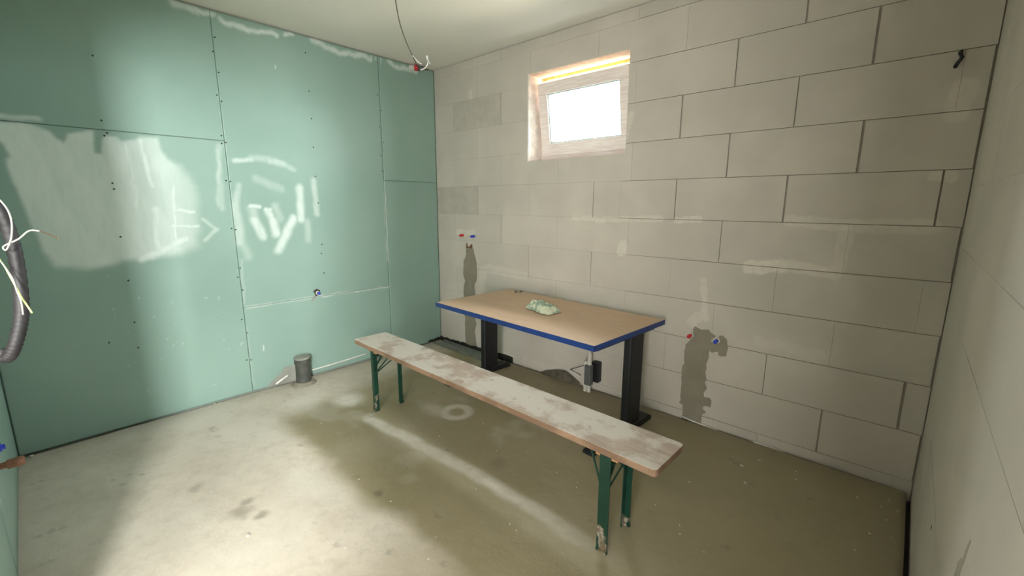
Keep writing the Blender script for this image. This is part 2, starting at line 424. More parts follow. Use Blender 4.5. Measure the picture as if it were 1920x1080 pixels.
# ------------------------------------------------------------------ back wall: aerated concrete blocks round a window opening
WX0, WX1, WZ0, WZ1 = 1.167, 2.032, 1.735, 2.386
DEPTH = 0.25
core = MB()
c0, c1 = 0.011, DEPTH-0.004
for (x0, x1, z0, z1) in ((0, WX0-.003, -.06, H), (WX1+.003, W+.2, -.06, H), (WX0-.003, WX1+.003, -.06, WZ0-.003), (WX0-.003, WX1+.003, WZ1+.003, H)):
    core.box(x0, x1, c0, c1, z0, z1)
wall_back = struct(core.build('wall_back', M_MORTAR), 'wall of pale aerated concrete blocks with a small window')
ROWS = [-.06, .05, .30, .55, .80, 1.055, 1.305, 1.555, 1.80, 2.05, 2.30, 2.55, H]
DARKV = {(1, 3): 1, (2, 3): 1, (2, 4): 2, (3, 3): 0, (6, 3): 1, (6, 4): 2, (6, 5): 2, (7, 4): 1, (7, 5): 2, (8, 3): 2, (8, 4): 1, (9, 4): 1, (9, 5): 2, (10, 4): 2}
def sub_rect(r, h):
    x0, x1, z0, z1 = r; a0, a1, b0, b1 = h
    if x1 <= a0 or x0 >= a1 or z1 <= b0 or z0 >= b1: return [r]
    out = []
    if x0 < a0: out.append((x0, a0, z0, z1))
    if x1 > a1: out.append((a1, x1, z0, z1))
    m0, m1 = max(x0, a0), min(x1, a1)
    if z0 < b0: out.append((m0, m1, z0, b0))
    if z1 > b1: out.append((m0, m1, b1, z1))
    return out
rb = random.Random(3)
def gapv(x, row):
    for (xx, r0, g) in DV:
        if r0 == row and abs(xx-x) < 0.05: return g
    return 0.0004
# open or poorly filled upright joints seen in the photograph: x, row index, half width
DV = [(3.275,1,0.0041),(2.99,2,0.0022),(3.595,2,0.0057),(1.785,4,0.0019),(1.18,4,0.0016),(2.69,5,0.0016),(0.875,5,0.0024),
      (2.395,6,0.0030),(3.0,6,0.0046),(3.605,6,0.0038),(1.785,6,0.0024),(2.695,7,0.0035),(3.30,7,0.0054),(2.40,8,0.0046),(3.005,8,0.0032),
      (2.70,9,0.0032),(3.30,9,0.0054),(3.005,10,0.0041),(0.875,9,0.0019),(0.88,10,0.0016)]
for r in range(len(ROWS)-1):
    z0, z1 = ROWS[r], ROWS[r+1]
    typ = 'b' if r in (2, 4, 6, 8, 10, 0) else 'a'
    xs = [0.27+0.605*k for k in range(6)] if typ == 'a' else [0.59+0.603*k for k in range(6)]
    if r == 6: xs.append(2.01)
    if r == 0: xs = [0.52+0.62*k for k in range(6)]
    xs = [0.003]+sorted(x for x in xs if x < W-0.03)+[W-0.004]
    for i in range(len(xs)-1):
        for (a, b, c, d) in sub_rect((xs[i], xs[i+1], z0, z1), (WX0, WX1, WZ0, WZ1)):
            if b-a < 0.012 or d-c < 0.012: continue
            gl = 0.0 if abs(a-WX1) < .01 else gapv(a, r); gr = 0.0 if abs(b-WX0) < .01 else gapv(b, r)
            hz = lambda x: 0.0004 + (0.0012 if x > 2.2 else 0.0)
            gb = 0.0 if abs(c-WZ1) < .01 else hz((a+b)/2); gt = 0.0 if abs(d-WZ0) < .01 else hz((a+b)/2)
            if r == 0: gb = 0
            if r == len(ROWS)-2: gt = 0.004
            if i == len(xs)-2: gr += 0.004 if r in (1, 3, 5, 7, 8, 10) else 0.0
            yo = rb.uniform(-0.0007, 0.0007); tl = rb.uniform(-.0004, .0004)
            mb = MB()
            j = lambda: rb.uniform(-.0006, .0006)
            x0_, x1_, zz0, zz1 = a+gl, b-gr, c+gb, d-gt
            vs = [(x0_, yo, zz0), (x1_, yo+tl, zz0), (x1_, yo+tl, zz1), (x0_, yo, zz1), (x0_, DEPTH, zz0), (x1_, DEPTH, zz0), (x1_, DEPTH, zz1), (x0_, DEPTH, zz1)]
            mb.add(vs, [(0,1,2,3),(4,7,6,5),(0,4,5,1),(3,2,6,7),(0,3,7,4),(1,5,6,2)])
            grey = (r == 9 and 0.2 < a < .4) or (r == 6 and a < .1) 
            mb.build('block', M_AACD if grey else block_mat(a, b, c, d), wall_back)
# cement fills over the pipe chases, slightly proud of the blocks
CH1 = [(0.411,0.982),(0.518,0.984),(0.534,0.913),(0.555,0.872),(0.563,0.740),(0.551,0.689),(0.520,0.636),(0.537,0.558),(0.532,0.312),(0.544,0.263),(0.521,0.194),(0.545,0.031),(0.545,-.03),(0.386,-.03),(0.386,-0.005),(0.384,0.285),(0.372,0.535),(0.374,0.618),(0.399,0.671),(0.367,0.731),(0.380,0.857),(0.418,0.922)]
CH2 = [(2.586,0.632),(2.621,0.623),(2.668,0.629),(2.703,0.604),(2.712,0.599),(2.691,0.569),(2.687,0.552),(2.733,0.562),(2.735,0.604),(2.758,0.612),(2.780,0.588),(2.793,0.535),(2.783,0.485),(2.738,0.474),(2.738,0.503),(2.698,0.487),(2.683,0.496),(2.683,0.451),(2.675,0.403),(2.675,0.330),(2.684,0.305),(2.674,0.276),(2.691,0.247),(2.678,0.223),(2.675,0.182),(2.712,0.190),(2.725,0.170),(2.720,0.128),(2.680,0.122),(2.676,0.100),(2.696,0.086),(2.673,0.058),(2.670,-.03),(2.548,-.03),(2.549,0.086),(2.528,0.100),(2.531,0.193),(2.525,0.357),(2.540,0.375),(2.531,0.441),(2.536,0.502),(2.571,0.550),(2.575,0.610)]
def rough_poly(P, amp, seed):
    rr = random.Random(seed); out = []
    for i in range(len(P)):
        a, b = P[i], P[(i+1) % len(P)]; L = math.hypot(b[0]-a[0], b[1]-a[1]); n = max(1, int(L/0.02))
        for k in range(n):
            t = k/n; out.append((a[0]+(b[0]-a[0])*t+rr.uniform(-amp, amp), a[1]+(b[1]-a[1])*t+rr.uniform(-amp, amp)))
    return out
for k, P in enumerate((CH1, CH2)):
    o = MB().prism(rough_poly(P, 0.004, k), lambda a, b, t: (a, t, b), -0.0022, 0.004).build('cement_fill', M_CEMENT, wall_back)
    o['label'] = 'grey cement strip over the pipe chase'
MB().prism([(0.415,0.985),(0.425,1.04),(0.44,1.005),(0.455,1.0),(0.47,1.005),(0.478,1.02),(0.50,1.03),(0.505,0.985)], lambda a, b, t: (a, t, b), -0.003, 0.004).build('brown_stain_patch', M_BROWN, wall_back)
# bitumen strip along the foot of the wall and flap of membrane
rt = random.Random(5)
P = [(0.0, -.03)]+[(1.02, -.03)]+[(1.02-0.034*k, 0.046-0.012*k/30+rt.uniform(-.007, .006)) for k in range(31)]
o = MB().prism(P, lambda a, b, t: (a, t, b), -0.007, 0.0).build('membrane_strip', M_BITU, wall_back); o['label'] = 'black bitumen strip along the foot of the wall'
o = MB().add([(1.33,-.006,-.01),(1.42,-.02,.035),(1.54,-.035,.075),(1.62,-.04,.088),(1.66,-.03,.065),(1.75,-.012,.01),(1.70,-.05,-.015),(1.5,-.06,-.015)],
             [(0,1,7),(1,2,7),(2,3,7),(3,4,6),(3,6,7),(4,5,6)]).build('membrane_flap', M_FLAP, wall_back)
sm = o.modifiers.new('solid', 'SOLIDIFY'); sm.thickness = 0.003
o['label'] = 'brown flap of membrane peeling off the wall foot'

# ------------------------------------------------------------------ left wall: green moisture resistant plasterboards
MAIN = [(-2.83,1.801),(-2.724,1.815),(-2.637,1.782),(-2.584,1.721),(-2.565,1.774),(-2.459,1.803),(-2.461,1.681),(-2.431,1.680),(-2.415,1.782),(-2.353,1.780),(-2.328,1.754),(-2.254,1.768),(-2.247,1.791),(-2.167,1.795),(-2.158,1.735),(-2.134,1.671),(-2.058,1.627),(-2.007,1.510),(-2.001,1.408),(-2.010,1.242),(-2.029,1.117),(-2.121,1.071),(-2.325,1.058),(-2.475,1.033),(-2.574,1.019),(-2.643,1.041),(-2.711,1.052),(-2.729,1.102),(-2.762,1.252),(-2.785,1.420),(-2.808,1.613),(-2.794,1.630),(-2.812,1.699),(-2.83,1.722)]
CAPS = [((-1.751,1.687),(-1.638,1.699),.018,.55),((-1.637,1.711),(-1.519,1.716),.026,.30),((-1.520,1.704),(-1.423,1.685),.028,.45),((-1.423,1.685),(-1.358,1.646),.022,.30),
 ((-1.628,1.569),(-1.457,1.498),.032,.25),((-1.743,1.516),(-1.774,1.385),.026,.38),((-1.774,1.385),(-1.770,1.120),.034,.45),((-1.765,1.120),(-1.729,1.014),.030,.25),
 ((-1.682,1.372),(-1.627,1.372),.017,.80),((-1.672,1.352),(-1.668,1.276),.036,.35),((-1.668,1.276),(-1.624,1.162),.036,.75),((-1.586,1.347),(-1.554,1.346),.018,.75),
 ((-1.571,1.334),(-1.545,1.264),.030,.70),((-1.545,1.264),(-1.528,1.175),.036,.80),((-1.518,1.376),(-1.493,1.280),.034,.32),((-1.390,1.278),(-1.527,1.050),.038,.75),
 ((-1.326,1.511),(-1.332,1.276),.034,.70),((-1.293,1.257),(-1.295,1.118),.032,.32),((-1.215,1.577),(-1.204,1.311),.028,.45),((-1.844,1.746),(-1.860,1.528),.016,.40),
 ((-1.860,1.528),(-1.882,1.385),.018,.30),((-1.979,1.288),(-1.909,1.217),.014,.40),((-1.909,1.217),(-1.981,1.146),.016,.40),((-2.131,1.352),(-2.022,1.336),.013,.95),
 ((-2.151,1.247),(-2.014,1.247),.012,.85),((-2.113,1.506),(-2.151,1.104),.010,.80),((-2.219,1.358),(-2.240,1.111),.030,.85),((-2.276,1.073),(-2.093,1.163),.034,1.0),
 ((-2.325,1.058),(-2.200,1.108),.030,.95),((-2.301,1.501),(-2.310,1.368),.014,.9),((-2.316,1.739),(-2.315,1.444),.014,.85),((-2.247,1.764),(-2.225,1.503),.020,.85),
 ((-1.840,1.774),(-1.865,1.366),.022,.28),((-2.80,1.835),(-2.66,1.840),.016,.6),((-1.43,2.36),(-1.428,2.35),.006,1.0),((-1.70,0.335),(-1.70,0.30),.005,1.0),
 # filler along the board joints
 ((-1.78,0.650),(-0.60,0.646),.010,.55),((-0.588,1.58),(-0.588,0.88),.009,.55),((-1.80,0.5),(-1.79,0.05),.012,.12),((-1.775,1.0),(-1.79,0.68),.008,.25),
 # ragged filler under the ceiling
 ((-1.99,2.606),(-1.87,2.590),0.029,0.69),((-1.87,2.60),(-1.78,2.595),0.020,0.86),((-1.74,2.575),(-1.58,2.565),0.023,0.98),((-1.58,2.568),(-1.40,2.575),0.020,0.92),((-1.34,2.60),(-1.29,2.602),0.017,1.00),
 ((-1.135,2.600),(-1.05,2.585),0.032,0.75),((-1.05,2.580),(-0.86,2.575),0.026,1.00),((-0.86,2.580),(-0.66,2.585),0.026,0.80),((-0.645,2.615),(-0.645,2.57),.006,.8),((-0.61,2.61),(-0.61,2.58),.005,.8),((-0.56,2.61),(-0.555,2.575),.004,.9),
 ((-0.48,2.60),(-0.45,2.575),0.026,0.75),((-0.43,2.575),(-0.20,2.582),0.023,0.80)]
def f_putty(Y, Z):
    w1 = 0.022*(fbm(Y, Z, 14, 3, 3)-0.5); w2 = 0.022*(fbm(Y, Z, 14, 8, 3)-0.5)
    top = smooth(2.50, 2.54, Z); w2 = w2+top*0.034*(fbm(Y, Z*.4, 22, 18, 3)-0.5)
    y = Y+w1; z = Z+w2
    sd = poly_sd(y, z, MAIN)
    soft = 0.012+0.03*smooth(-2.2, -2.0, Y)+0.02*smooth(1.2, 1.0, Z)
    trow = 0.88+0.12*smooth(.35, .65, fbm(Y+0.18*Z, Z*0.22, 13, 5, 3))-0.30*smooth(-2.48, -2.25, Y)-0.15*smooth(-2.15, -2.0, Y)
    v = smooth(soft, -soft, sd)*trow
    for a, b, r, s in CAPS:
        d = seg_d(y, z, a, b)
        s = min(1.0, s*1.2)
        v = np.maximum(v, s*smooth(r*1.35, r*0.15, d)*(0.85+0.35*(fbm(Y+.4*Z, Z*.3, 50, 4, 2)-.3)))
    v = np.maximum(v, 0.5*smooth(.955, .97, vnoise(Y, Z, 38, 77))*smooth(-2.75, -2.3, Y)*smooth(-1.6, -2.0, Y)*smooth(1.2, 1.0, Z)*smooth(.0, .3, Z))
    return np.clip(v, 0, 1)
wall_left = struct(MB().box(-0.14, -0.012, -D-0.12, 0.24, -.06, H).build('wall_left', M_CORE), 'partition wall clad in green moisture resistant plasterboard')
def board(y0, y1, z0, z1, off=0.0):
    g = 0.0011
    y0 += g; y1 -= g; z0 += g; z1 -= g
    e = 0.0
    o = grid_obj('plasterboard', y0, y1, z0, z1, 0.0085,
                 lambda A, Bb: np.stack([np.full_like(A, off), A, Bb], -1), M_BOARD, {'putty': f_putty})
    # real thickness: rim down to the studs
    bm = bmesh.new(); bm.from_mesh(o.data)
    be = [ed for ed in bm.edges if ed.is_boundary]
    ex = bmesh.ops.extrude_edge_only(bm, edges=be)
    for v in [v for v in ex['geom'] if isinstance(v, bmesh.types.BMVert)]: v.co.x = -0.0125
    bmesh.ops.recalc_face_normals(bm, faces=bm.faces); bm.to_mesh(o.data); bm.free()
    for p in o.data.polygons: p.use_smooth = abs(p.normal.x) > 0.5
    o.parent = wall_left
    return o
TOPZ = H-0.010
board(-D, -1.800, 0.0, 1.812); board(-D, -1.800, 1.812, TOPZ, 0.0006)
board(-1.800, -0.588, 0.0, 0.648, 0.0005); board(-1.800, -0.588, 0.648, TOPZ)
board(-0.588, 0.0, 0.0, 1.60, 0.0004); board(-0.588, 0.0, 1.60, TOPZ, 0.0008)
SCREWS = [(-2.402,2.210),(-2.410,1.863),(-2.408,1.779),(-2.395,1.796),(-1.787,2.461),(-1.806,2.371),(-1.787,2.247),(-1.813,2.102),(-1.790,2.067),(-1.814,1.846),(-1.793,1.803),(-1.818,1.794),(-1.200,2.504),(-1.196,2.235),(-1.193,2.038),(-1.195,1.826),(-1.197,1.606),(-2.407,1.512),(-2.404,1.478),(-1.817,1.550),(-1.792,1.544),(-2.410,1.196),(-2.407,0.928),(-2.410,0.663),(-2.412,0.497),(-1.817,1.224),(-1.793,1.214),(-1.792,0.941),(-1.813,0.877),(-1.792,0.781),(-1.820,0.565),(-1.792,0.459),(-1.818,0.255),(-1.791,0.249),(-1.191,1.401),(-1.188,1.072),(-1.198,0.999),(-1.190,0.838),(-2.542,0.561),(-0.607,2.308),(-0.580,2.188),(-0.607,2.048),(-0.578,1.924),(-0.607,1.811),(-0.600,1.680)]
sb = MB()
for y, z in SCREWS:
    sb.lathe([(0.0001, .0016), (0.0042, .0014), (0.0052, 0.0)], Matrix.Translation((0.0006, y, z)) @ Matrix.Rotation(math.pi/2, 4, 'Y'), 8)
o = sb.build('screw_heads', M_SCREW, wall_left); o['kind'] = 'stuff'; o['label'] = 'dark drywall screw heads'
# broken board edge by the drain: bare core and packing
P = rough_poly([(-1.70, 0.0), (-1.66, 0.04), (-1.60, 0.085), (-1.55, 0.125), (-1.40, 0.125), (-1.38, 0.05), (-1.36, 0.0)], 0.004, 4)
o = MB().prism(P, lambda a, b, t: (t, a, b), 0.0, 0.0022).build('broken_board_patch', M_CORE, wall_left); o['label'] = 'grey bare patch of the board behind the drain stub'
P = [(-0.17, 0.0), (0.0, 0.0)]+[(-0.02*k, .028+rt.uniform(-.006, .008)-0.0015*k) for k in range(9)]
MB().prism(P, lambda a, b, t: (t, a, b), 0.001, 0.006).build('membrane_strip', M_BITU, wall_left)

# ------------------------------------------------------------------ front wall (beside the doorway), green boards too
wall_front = struct(MB().box(-0.14, JAMB-.004, -D-0.12, -D-0.012, -.06, H).box(JAMB-.004, W, -D-0.12, -D, 2.12, H).build('wall_front', M_HALL), 'wall beside the wide doorway behind the camera')
for (x0, x1, z0, z1) in ((0, 1.2, 0, 2.0), (0, 1.2, 2.0, TOPZ), (1.2, JAMB, 0, 1.4), (1.2, JAMB, 1.4, TOPZ)):
    ob = grid_obj('plasterboard', x0+.0016, x1-.0016, z0+.0016, z1-.0016, 0.08, lambda A, Bb: np.stack([A, np.full_like(A, -D), Bb], -1), M_BOARD, {'putty': lambda A, Bb: 0*A})
    s_ = ob.modifiers.new('solid', 'SOLIDIFY'); s_.thickness = 0.012; s_.offset = 0
    ob.location.y = -0.006; ob.parent = wall_front

# ------------------------------------------------------------------ right wall: blocks again, other courses
wall_right = struct(MB().box(W+0.011, W+0.24, -D-0.12, 0.24, -.06, H).build('wall_right', M_MORTAR), 'side wall of smoothed aerated concrete blocks')
RZ = [-.06, 0.22, .47, .72, .972, 1.222, 1.472, 1.722, 1.972, 2.222, 2.472, H]
for r in range(len(RZ)-1):
    off = 0.30 if r % 2 else 0.0
    ys = [-0.002]+[-(off+0.13+0.603*k) for k in range(6) if off+0.13+0.603*k < D+0.05]+[-D-0.12]
    for i in range(len(ys)-1):
        a, b = ys[i+1], ys[i]
        g = 0.00015; gt = 0.0022 if (r in (3,) and a < -1.5) else 0.0002
        gb = 0.0002
        x0 = W+rb.uniform(-.0004, .0004)
        MB().box(x0, W+0.24, a+g, b-g, RZ[r]+gb, RZ[r+1]-gt).build('block', M_AAC2, wall_right)
MB().prism(rough_poly([(-1.543,0.60),(-1.56,0.66),(-1.60,0.70),(-1.625,0.757),(-1.635,0.755),(-1.60,0.66),(-1.575,0.60)], .003, 9), lambda a, b, t: (t, a, b), W+.001, W-0.0012).build('dark_smudge', M_MORTAR, wall_right)
MB().prism([(-1.010,0.418),(-1.018,0.418),(-1.021,0.405),(-1.012,0.400)], lambda a, b, t: (t, a, b), W+.001, W-0.0012).build('rust_spot', M_BROWN, wall_right)

# ------------------------------------------------------------------ hall behind the doorway (out of the picture, lets the daylight in)
hw = MB()
hw.box(1.0-.1, 1.0, HALL_Y, -D-.12, -.06, H)
hw.box(.9, HALL_X+.2, HALL_Y-.12, HALL_Y, -.06, H)
struct(hw.build('wall_hall', M_HALL), 'plastered walls of the hall')
hr = MB()
hr.box(HALL_X, HALL_X+.2, HALL_Y, -D, -.06, H)
hr.box(W+.011, HALL_X+.2, -D-.12, -D+.0, -.06, H)
struct(hr.build('wall_hall_right', M_HALL), 'plastered window wall of the hall')

struct(MB().box(-25, 28, 0.6, 45, -0.45, -0.35).build('ground', plain('bare_soil', (0.33, 0.29, 0.23), 0.95, 0, 0.2, 2)), 'bare ground outside the window')

# ------------------------------------------------------------------ window: fixed frame, foam, sash tilted inwards, glass
win = bpy.data.objects.new('window_1', None); C.objects.link(win); win.location = ((WX0+WX1)/2, 0.17, WZ0); win.empty_display_size = .05
struct(win, 'small tilted window with wood coloured frame high in the block wall')
wx, wy, wz = win.location
def wloc(o): o.parent = win; o.location = (-wx, -wy, -wz); return o
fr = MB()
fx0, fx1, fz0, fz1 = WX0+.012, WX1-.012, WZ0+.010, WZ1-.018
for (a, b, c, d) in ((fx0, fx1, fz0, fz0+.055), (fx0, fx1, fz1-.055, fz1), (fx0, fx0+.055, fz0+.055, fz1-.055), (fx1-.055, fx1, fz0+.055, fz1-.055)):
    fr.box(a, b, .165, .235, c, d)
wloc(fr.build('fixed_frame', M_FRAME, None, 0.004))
fo = MB()
rf = random.Random(2)
def foam_strip(x0, x1, z0, z1, horiz):
    n = 26
    zz = z1
    for k in range(n):
        t0, t1 = k/n, (k+1)/n; q = rf.uniform(-.004, .006)
        if horiz: fo.box(x0+(x1-x0)*t0, x0+(x1-x0)*t1, .158+q, .232, z0, z1)
        else: fo.box(x0, x1, .158+q, .232, z0+(z1-z0)*t0, z0+(z1-z0)*t1)
foam_strip(WX0+.012, WX1, fz1-.006, WZ1, True); foam_strip(fx1, WX1, WZ0, WZ1, False)
wloc(fo.build('foam_seal', M_FOAM))['label'] = 'yellow expanding foam round the frame'
# reveal lining of the soffit; pale panel added so the jamb looks brightly lit
rv = MB().box(WX0+.0005, WX1, -.001, .152, WZ1-.006, WZ1-.0005)
wloc(rv.build('soffit_board', M_REVEAL))
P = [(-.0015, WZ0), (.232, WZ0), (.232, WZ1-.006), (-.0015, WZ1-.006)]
wloc(MB().prism(P, lambda a, b, x: (x, a, b), WX0+.0003, WX0+.0118).build('bright_jamb_panel', M_JAMB))
# sash turns about its lower edge
tilt = math.radians(8.6)
S = Matrix.Translation((0, .158, 1.782)) @ Matrix.Rotation(tilt, 4, 'X')
sx0, sx1, sh = 1.207, 1.990, 0.545
gx0, gx1, gz0, gz1 = 1.292, 1.920, 0.096, 0.462
sa = MB()
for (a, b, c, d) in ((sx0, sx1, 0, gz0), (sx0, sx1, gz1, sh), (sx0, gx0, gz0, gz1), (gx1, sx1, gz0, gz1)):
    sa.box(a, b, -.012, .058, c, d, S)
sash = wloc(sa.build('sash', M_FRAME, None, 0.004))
gk = MB()
for (a, b, c, d) in ((gx0-.001, gx1+.001, gz0-.001, gz0+.008), (gx0-.001, gx1+.001, gz1-.008, gz1+.001), (gx0-.001, gx0+.008, gz0, gz1), (gx1-.008, gx1+.001, gz0, gz1)):
    gk.box(a, b, .0, .03, c, d, S)
g = gk.build('gasket', M_GASKET, sash)
g = MB().box(gx0, gx1, .012, .018, gz0, gz1, S).build('pane', M_GLASS, sash)
hd = MB().box(1.56, 1.60, -.022, -.010, gz1+.02, gz1+.07, S).box(1.572, 1.588, -.045, -.03, gz1-.07, gz1+.05, S).box(1.573, 1.587, -.035, -.018, gz1+.03, gz1+.05, S)
# outer sill
wloc(MB().box(WX0, WX1, .165, .245, WZ0-.002, WZ0+.010).build('sill_packing', M_FOAM))

# ------------------------------------------------------------------ white foil strips and crumbs along the wall foot
def foil(pts, r, label):
    o = MB().tube(catmull(pts, 4), r, 6).build('edge_foil', M_FOIL, None, shade=True)
    return tag(o, label, 'foil strip', 'white foil strips along the wall foot')
foil([(0.010,-1.36,.046),(0.012,-1.20,.050),(0.011,-1.0,.056),(0.008,-0.86,.060)], .006, 'long white foil strip at the foot of the green wall right of the drain stub')
foil([(0.012,-1.64,.012),(0.016,-1.60,.035),(0.014,-1.545,.060)], .009, 'short slanted white foil scrap left of the drain stub')
foil([(0.905,-.006,.068),(0.98,-.008,.060),(1.075,-.008,.050)], .005, 'white foil strip at the block wall foot between the table legs')
foil([(2.553,-.010,.008),(2.65,-.014,.000),(2.78,-.012,-.008)], .005, 'white foil strip under the cement strip with red and blue plugs')
foil([(2.985,-.012,-.006),(3.06,-.015,-.006),(3.14,-.012,-.010)], .005, 'white foil scrap at the block wall foot nearest the right corner')
rc = random.Random(11); cm = MB()
def crumb(x, y, r):
    M = Matrix.Translation((x, y, r*0.35-.001)) @ Matrix.Rotation(rc.uniform(0, 6), 4, 'Z')
    vs = [M @ Vector((sx*r*rc.uniform(.6, 1.1), sy*r*rc.uniform(.4, .9), sz*r*rc.uniform(.3, .6))) for sz in (-1, 1) for sy in (-1, 1) for sx in (-1, 1)]
    cm.add(vs, [(0,2,3,1),(4,5,7,6),(0,1,5,4),(2,6,7,3),(0,4,6,2),(1,3,7,5)])
for k in range(75):
    crumb(rc.uniform(.25, 3.2), rc.uniform(-2.9, -.95), rc.uniform(.002, .0045))
for k in range(55):
    s = rc.random()
    if s < .35: crumb(rc.uniform(.02, .10), rc.uniform(-2.95, -1.62), rc.uniform(.002, .007))
    elif s < .7: crumb(rc.uniform(2.5, 3.6), rc.uniform(-.7, -.02), rc.uniform(.002, .007))
    else: crumb(rc.uniform(3.55, 3.66), rc.uniform(-2, -.1), rc.uniform(.002, .006))
o = cm.build('plaster_crumbs', M_CRUMB); o['kind'] = 'stuff'; tag(o, 'small pale plaster crumbs scattered over the concrete floor', 'debris')
def bigcrumb(x, y, r, label):
    global cm
    cm = MB()
    me = bpy.data.meshes.new('plaster_lump'); bm = bmesh.new(); bmesh.ops.create_icosphere(bm, subdivisions=2, radius=1)
    for v in bm.verts:
        k = 0.75+0.5*float(vnoise(v.co.x*1.3+v.co.z, v.co.y*1.3+x*9, 2.0, 5)); v.co = Vector((v.co.x*r*k, v.co.y*r*.7*k, v.co.z*r*.45*k))
    bm.to_mesh(me); bm.free(); me.materials.append(M_CRUMB)
    o = bpy.data.objects.new('plaster_lump', me); C.objects.link(o); o.location = (x, y, r*.36)
    return tag(o, label, 'debris', 'plaster lumps on the floor')
bigcrumb(1.60, -2.33, .009, 'pale plaster lump on the floor by the dark scrape')
bigcrumb(0.045, -2.94, .012, 'small white plaster lump in the corner under the green wall')

# ------------------------------------------------------------------ bench
def bench():
    L0, L1 = 0.775, 2.990
    t = thing('beer_bench', 'long narrow folding bench with dusty wooden seat and green steel legs', 'bench', (1.87, -1.262, 0), math.radians(-1.15))
    hl = 1.108; hw_ = 0.125; zt = 0.474; th = 0.030
    # seat with rounded corners
    P = []
    rr = 0.020
    for (cx, cy, a0) in ((hl-rr, hw_-rr, 0), (-hl+rr, hw_-rr, 90), (-hl+rr, -hw_+rr, 180), (hl-rr, -hw_+rr, 270)):
        for k in range(7):
            a = math.radians(a0+15*k); P.append((cx+rr*math.cos(a), cy+rr*math.sin(a)))
    MB().prism(P, lambda a, b, z: (a, b, z), zt-th, zt).build('seat', M_BENCH, t, 0.004)
    for s, lx in ((-1, -0.905), (1, 0.893)):
        for q in (-1, 1):
            # angle-iron leg: wide flange faces along the bench, narrow one across
            y = q*0.103; w = 0.0245 if s*q < 0 else 0.0135
            m = MB()
            m.box(lx-w, lx+w, y-.0025, y+.0025, 0.0, zt-th-.004)
            m.box(lx-s*w-.0025, lx-s*w+.0025, min(y, y-q*.028), max(y, y-q*.028), 0.0, zt-th-.004)
            m.box(lx-w-.001, lx+w+.001, y-.006, y+.006, 0.0, 0.012)
            m.build('leg', M_GREEN, t, 0.001)
        MB().box(lx-.014, lx+.014, -.103, .103, zt-th-.040, zt-th-.034).box(lx+s*.010, lx+s*.014, -.103, .103, zt-th-.066, zt-th-.034).build('crossbar', M_GREEN, t)
        MB().box(lx-.05, lx+.05, -.100, .100, zt-th-.026, zt-th-.0005).build('cleat', M_CLEAT, t, 0.003)
        for q in (-1, 1):
            MB().tube([(lx-s*.016, q*.095, zt-th-.17), (lx-s*.13, q*.03, zt-th-.012)], .0048, 8).build('brace', M_GREEN, t)
        m = MB()
        Mx = Matrix.Translation((lx, -.098, zt-th-.15)) @ Matrix.Rotation(math.radians(52), 4, 'X')
        m.box(-.008, .008, 0, .135, -.003, .003, Mx)
        m.build('strut', M_GREEN, t)
        MB().tube([(lx, -.098, zt-th-.185), (lx, .098, zt-th-.085)], .0038, 8).build('brace', M_GREEN, t)
        MB().tube([(lx-s*.125, -.05, zt-th-.010), (lx-s*.125, .05, zt-th-.010)], .0045, 8).build('hinge_rod', M_STEEL, t)
    return t
bench()

# ------------------------------------------------------------------ table
def table():
    t = thing('work_table', 'table with beech top, blue edge and two black column legs', 'table', (1.700, -0.462, 0), math.radians(-3.4))
    hx, hy, zt, th = 0.715, 0.385, 0.676, 0.030
    MB().box(-hx+.003, hx-.003, -hy+.003, hy-.003, zt-th, zt).build('tabletop', M_BEECH, t)
    e = MB()
    for (a, b, c, d) in ((-hx, hx, -hy, -hy+.0035), (-hx, hx, hy-.0035, hy), (-hx, -hx+.0035, -hy, hy), (hx-.0035, hx, -hy, hy)):
        e.box(a, b, c, d, zt-th-.002, zt-.0006)
    e.build('edge_band', M_BLUE, t)
    for lx in (-0.690, 0.652):
        MB().box(lx-.028, lx+.028, 0.052, 0.200, 0.030, zt-th-.004).build('leg', M_BLACK, t, 0.012, segs=3)
        f = MB()
        P = [(-.32, 0), (-.32, .018), (-.28, .026), (.05, .046), (.30, .046), (.335, .030), (.335, 0)]
        f.prism([(y, z) for y, z in P], lambda a, b, x: (x, a, b), lx-.036, lx+.040)
        f.build('foot', M_BLACK, t, 0.004)
        MB().box(lx-.022, lx+.022, -.30, .33, zt-th-.030, zt-th-.003).build('bearer', M_BLACK, t)
    MB().box(-.665, .630, .15, .18, zt-th-.038, zt-th-.004).build('rail', M_BLACK, t)
    return t
table()

# ------------------------------------------------------------------ crumpled pack on the table
def pack():
    me = bpy.data.meshes.new('crumpled_pack'); bm = bmesh.new()
    bmesh.ops.create_grid(bm, x_segments=34, y_segments=20, size=1)
    for v in bm.verts:
        u, w = v.co.x, v.co.y
        x = u*0.118; y = w*(0.062+0.012*math.sin(3*u))
        edge = max(0, 1-abs(u)**3.2)*max(0, 1-abs(w)**3.0)
        n = float(fbm(u*1.0+3, w*1.0, 2.2, 6, 3)); n2 = float(fbm(u+9, w, 5.5, 16, 2))
        z = 0.004+edge*(0.036+0.040*n-0.016*u)+0.020*abs(n2-.5)*2*edge**.3
        if u < -0.75 and w < -0.2: z += 0.012*(1-abs(w+.6))
        v.co = Vector((x+0.012*(n2-.5), y+0.010*(n-.5), z))
    bmesh.ops.recalc_face_normals(bm, faces=bm.faces)
    bm.to_mesh(me); bm.free(); me.materials.append(M_PACK)
    o = bpy.data.objects.new('crumpled_pack', me); C.objects.link(o)
    s_ = o.modifiers.new('solid', 'SOLIDIFY'); s_.thickness = 0.0015; s_.offset = 1
    o.location = (1.722, -0.474, 0.6775); o.rotation_euler = (0, 0, math.radians(-9))
    tag(o, 'crumpled pale green plastic pack lying on the table', 'plastic pack')
pack()
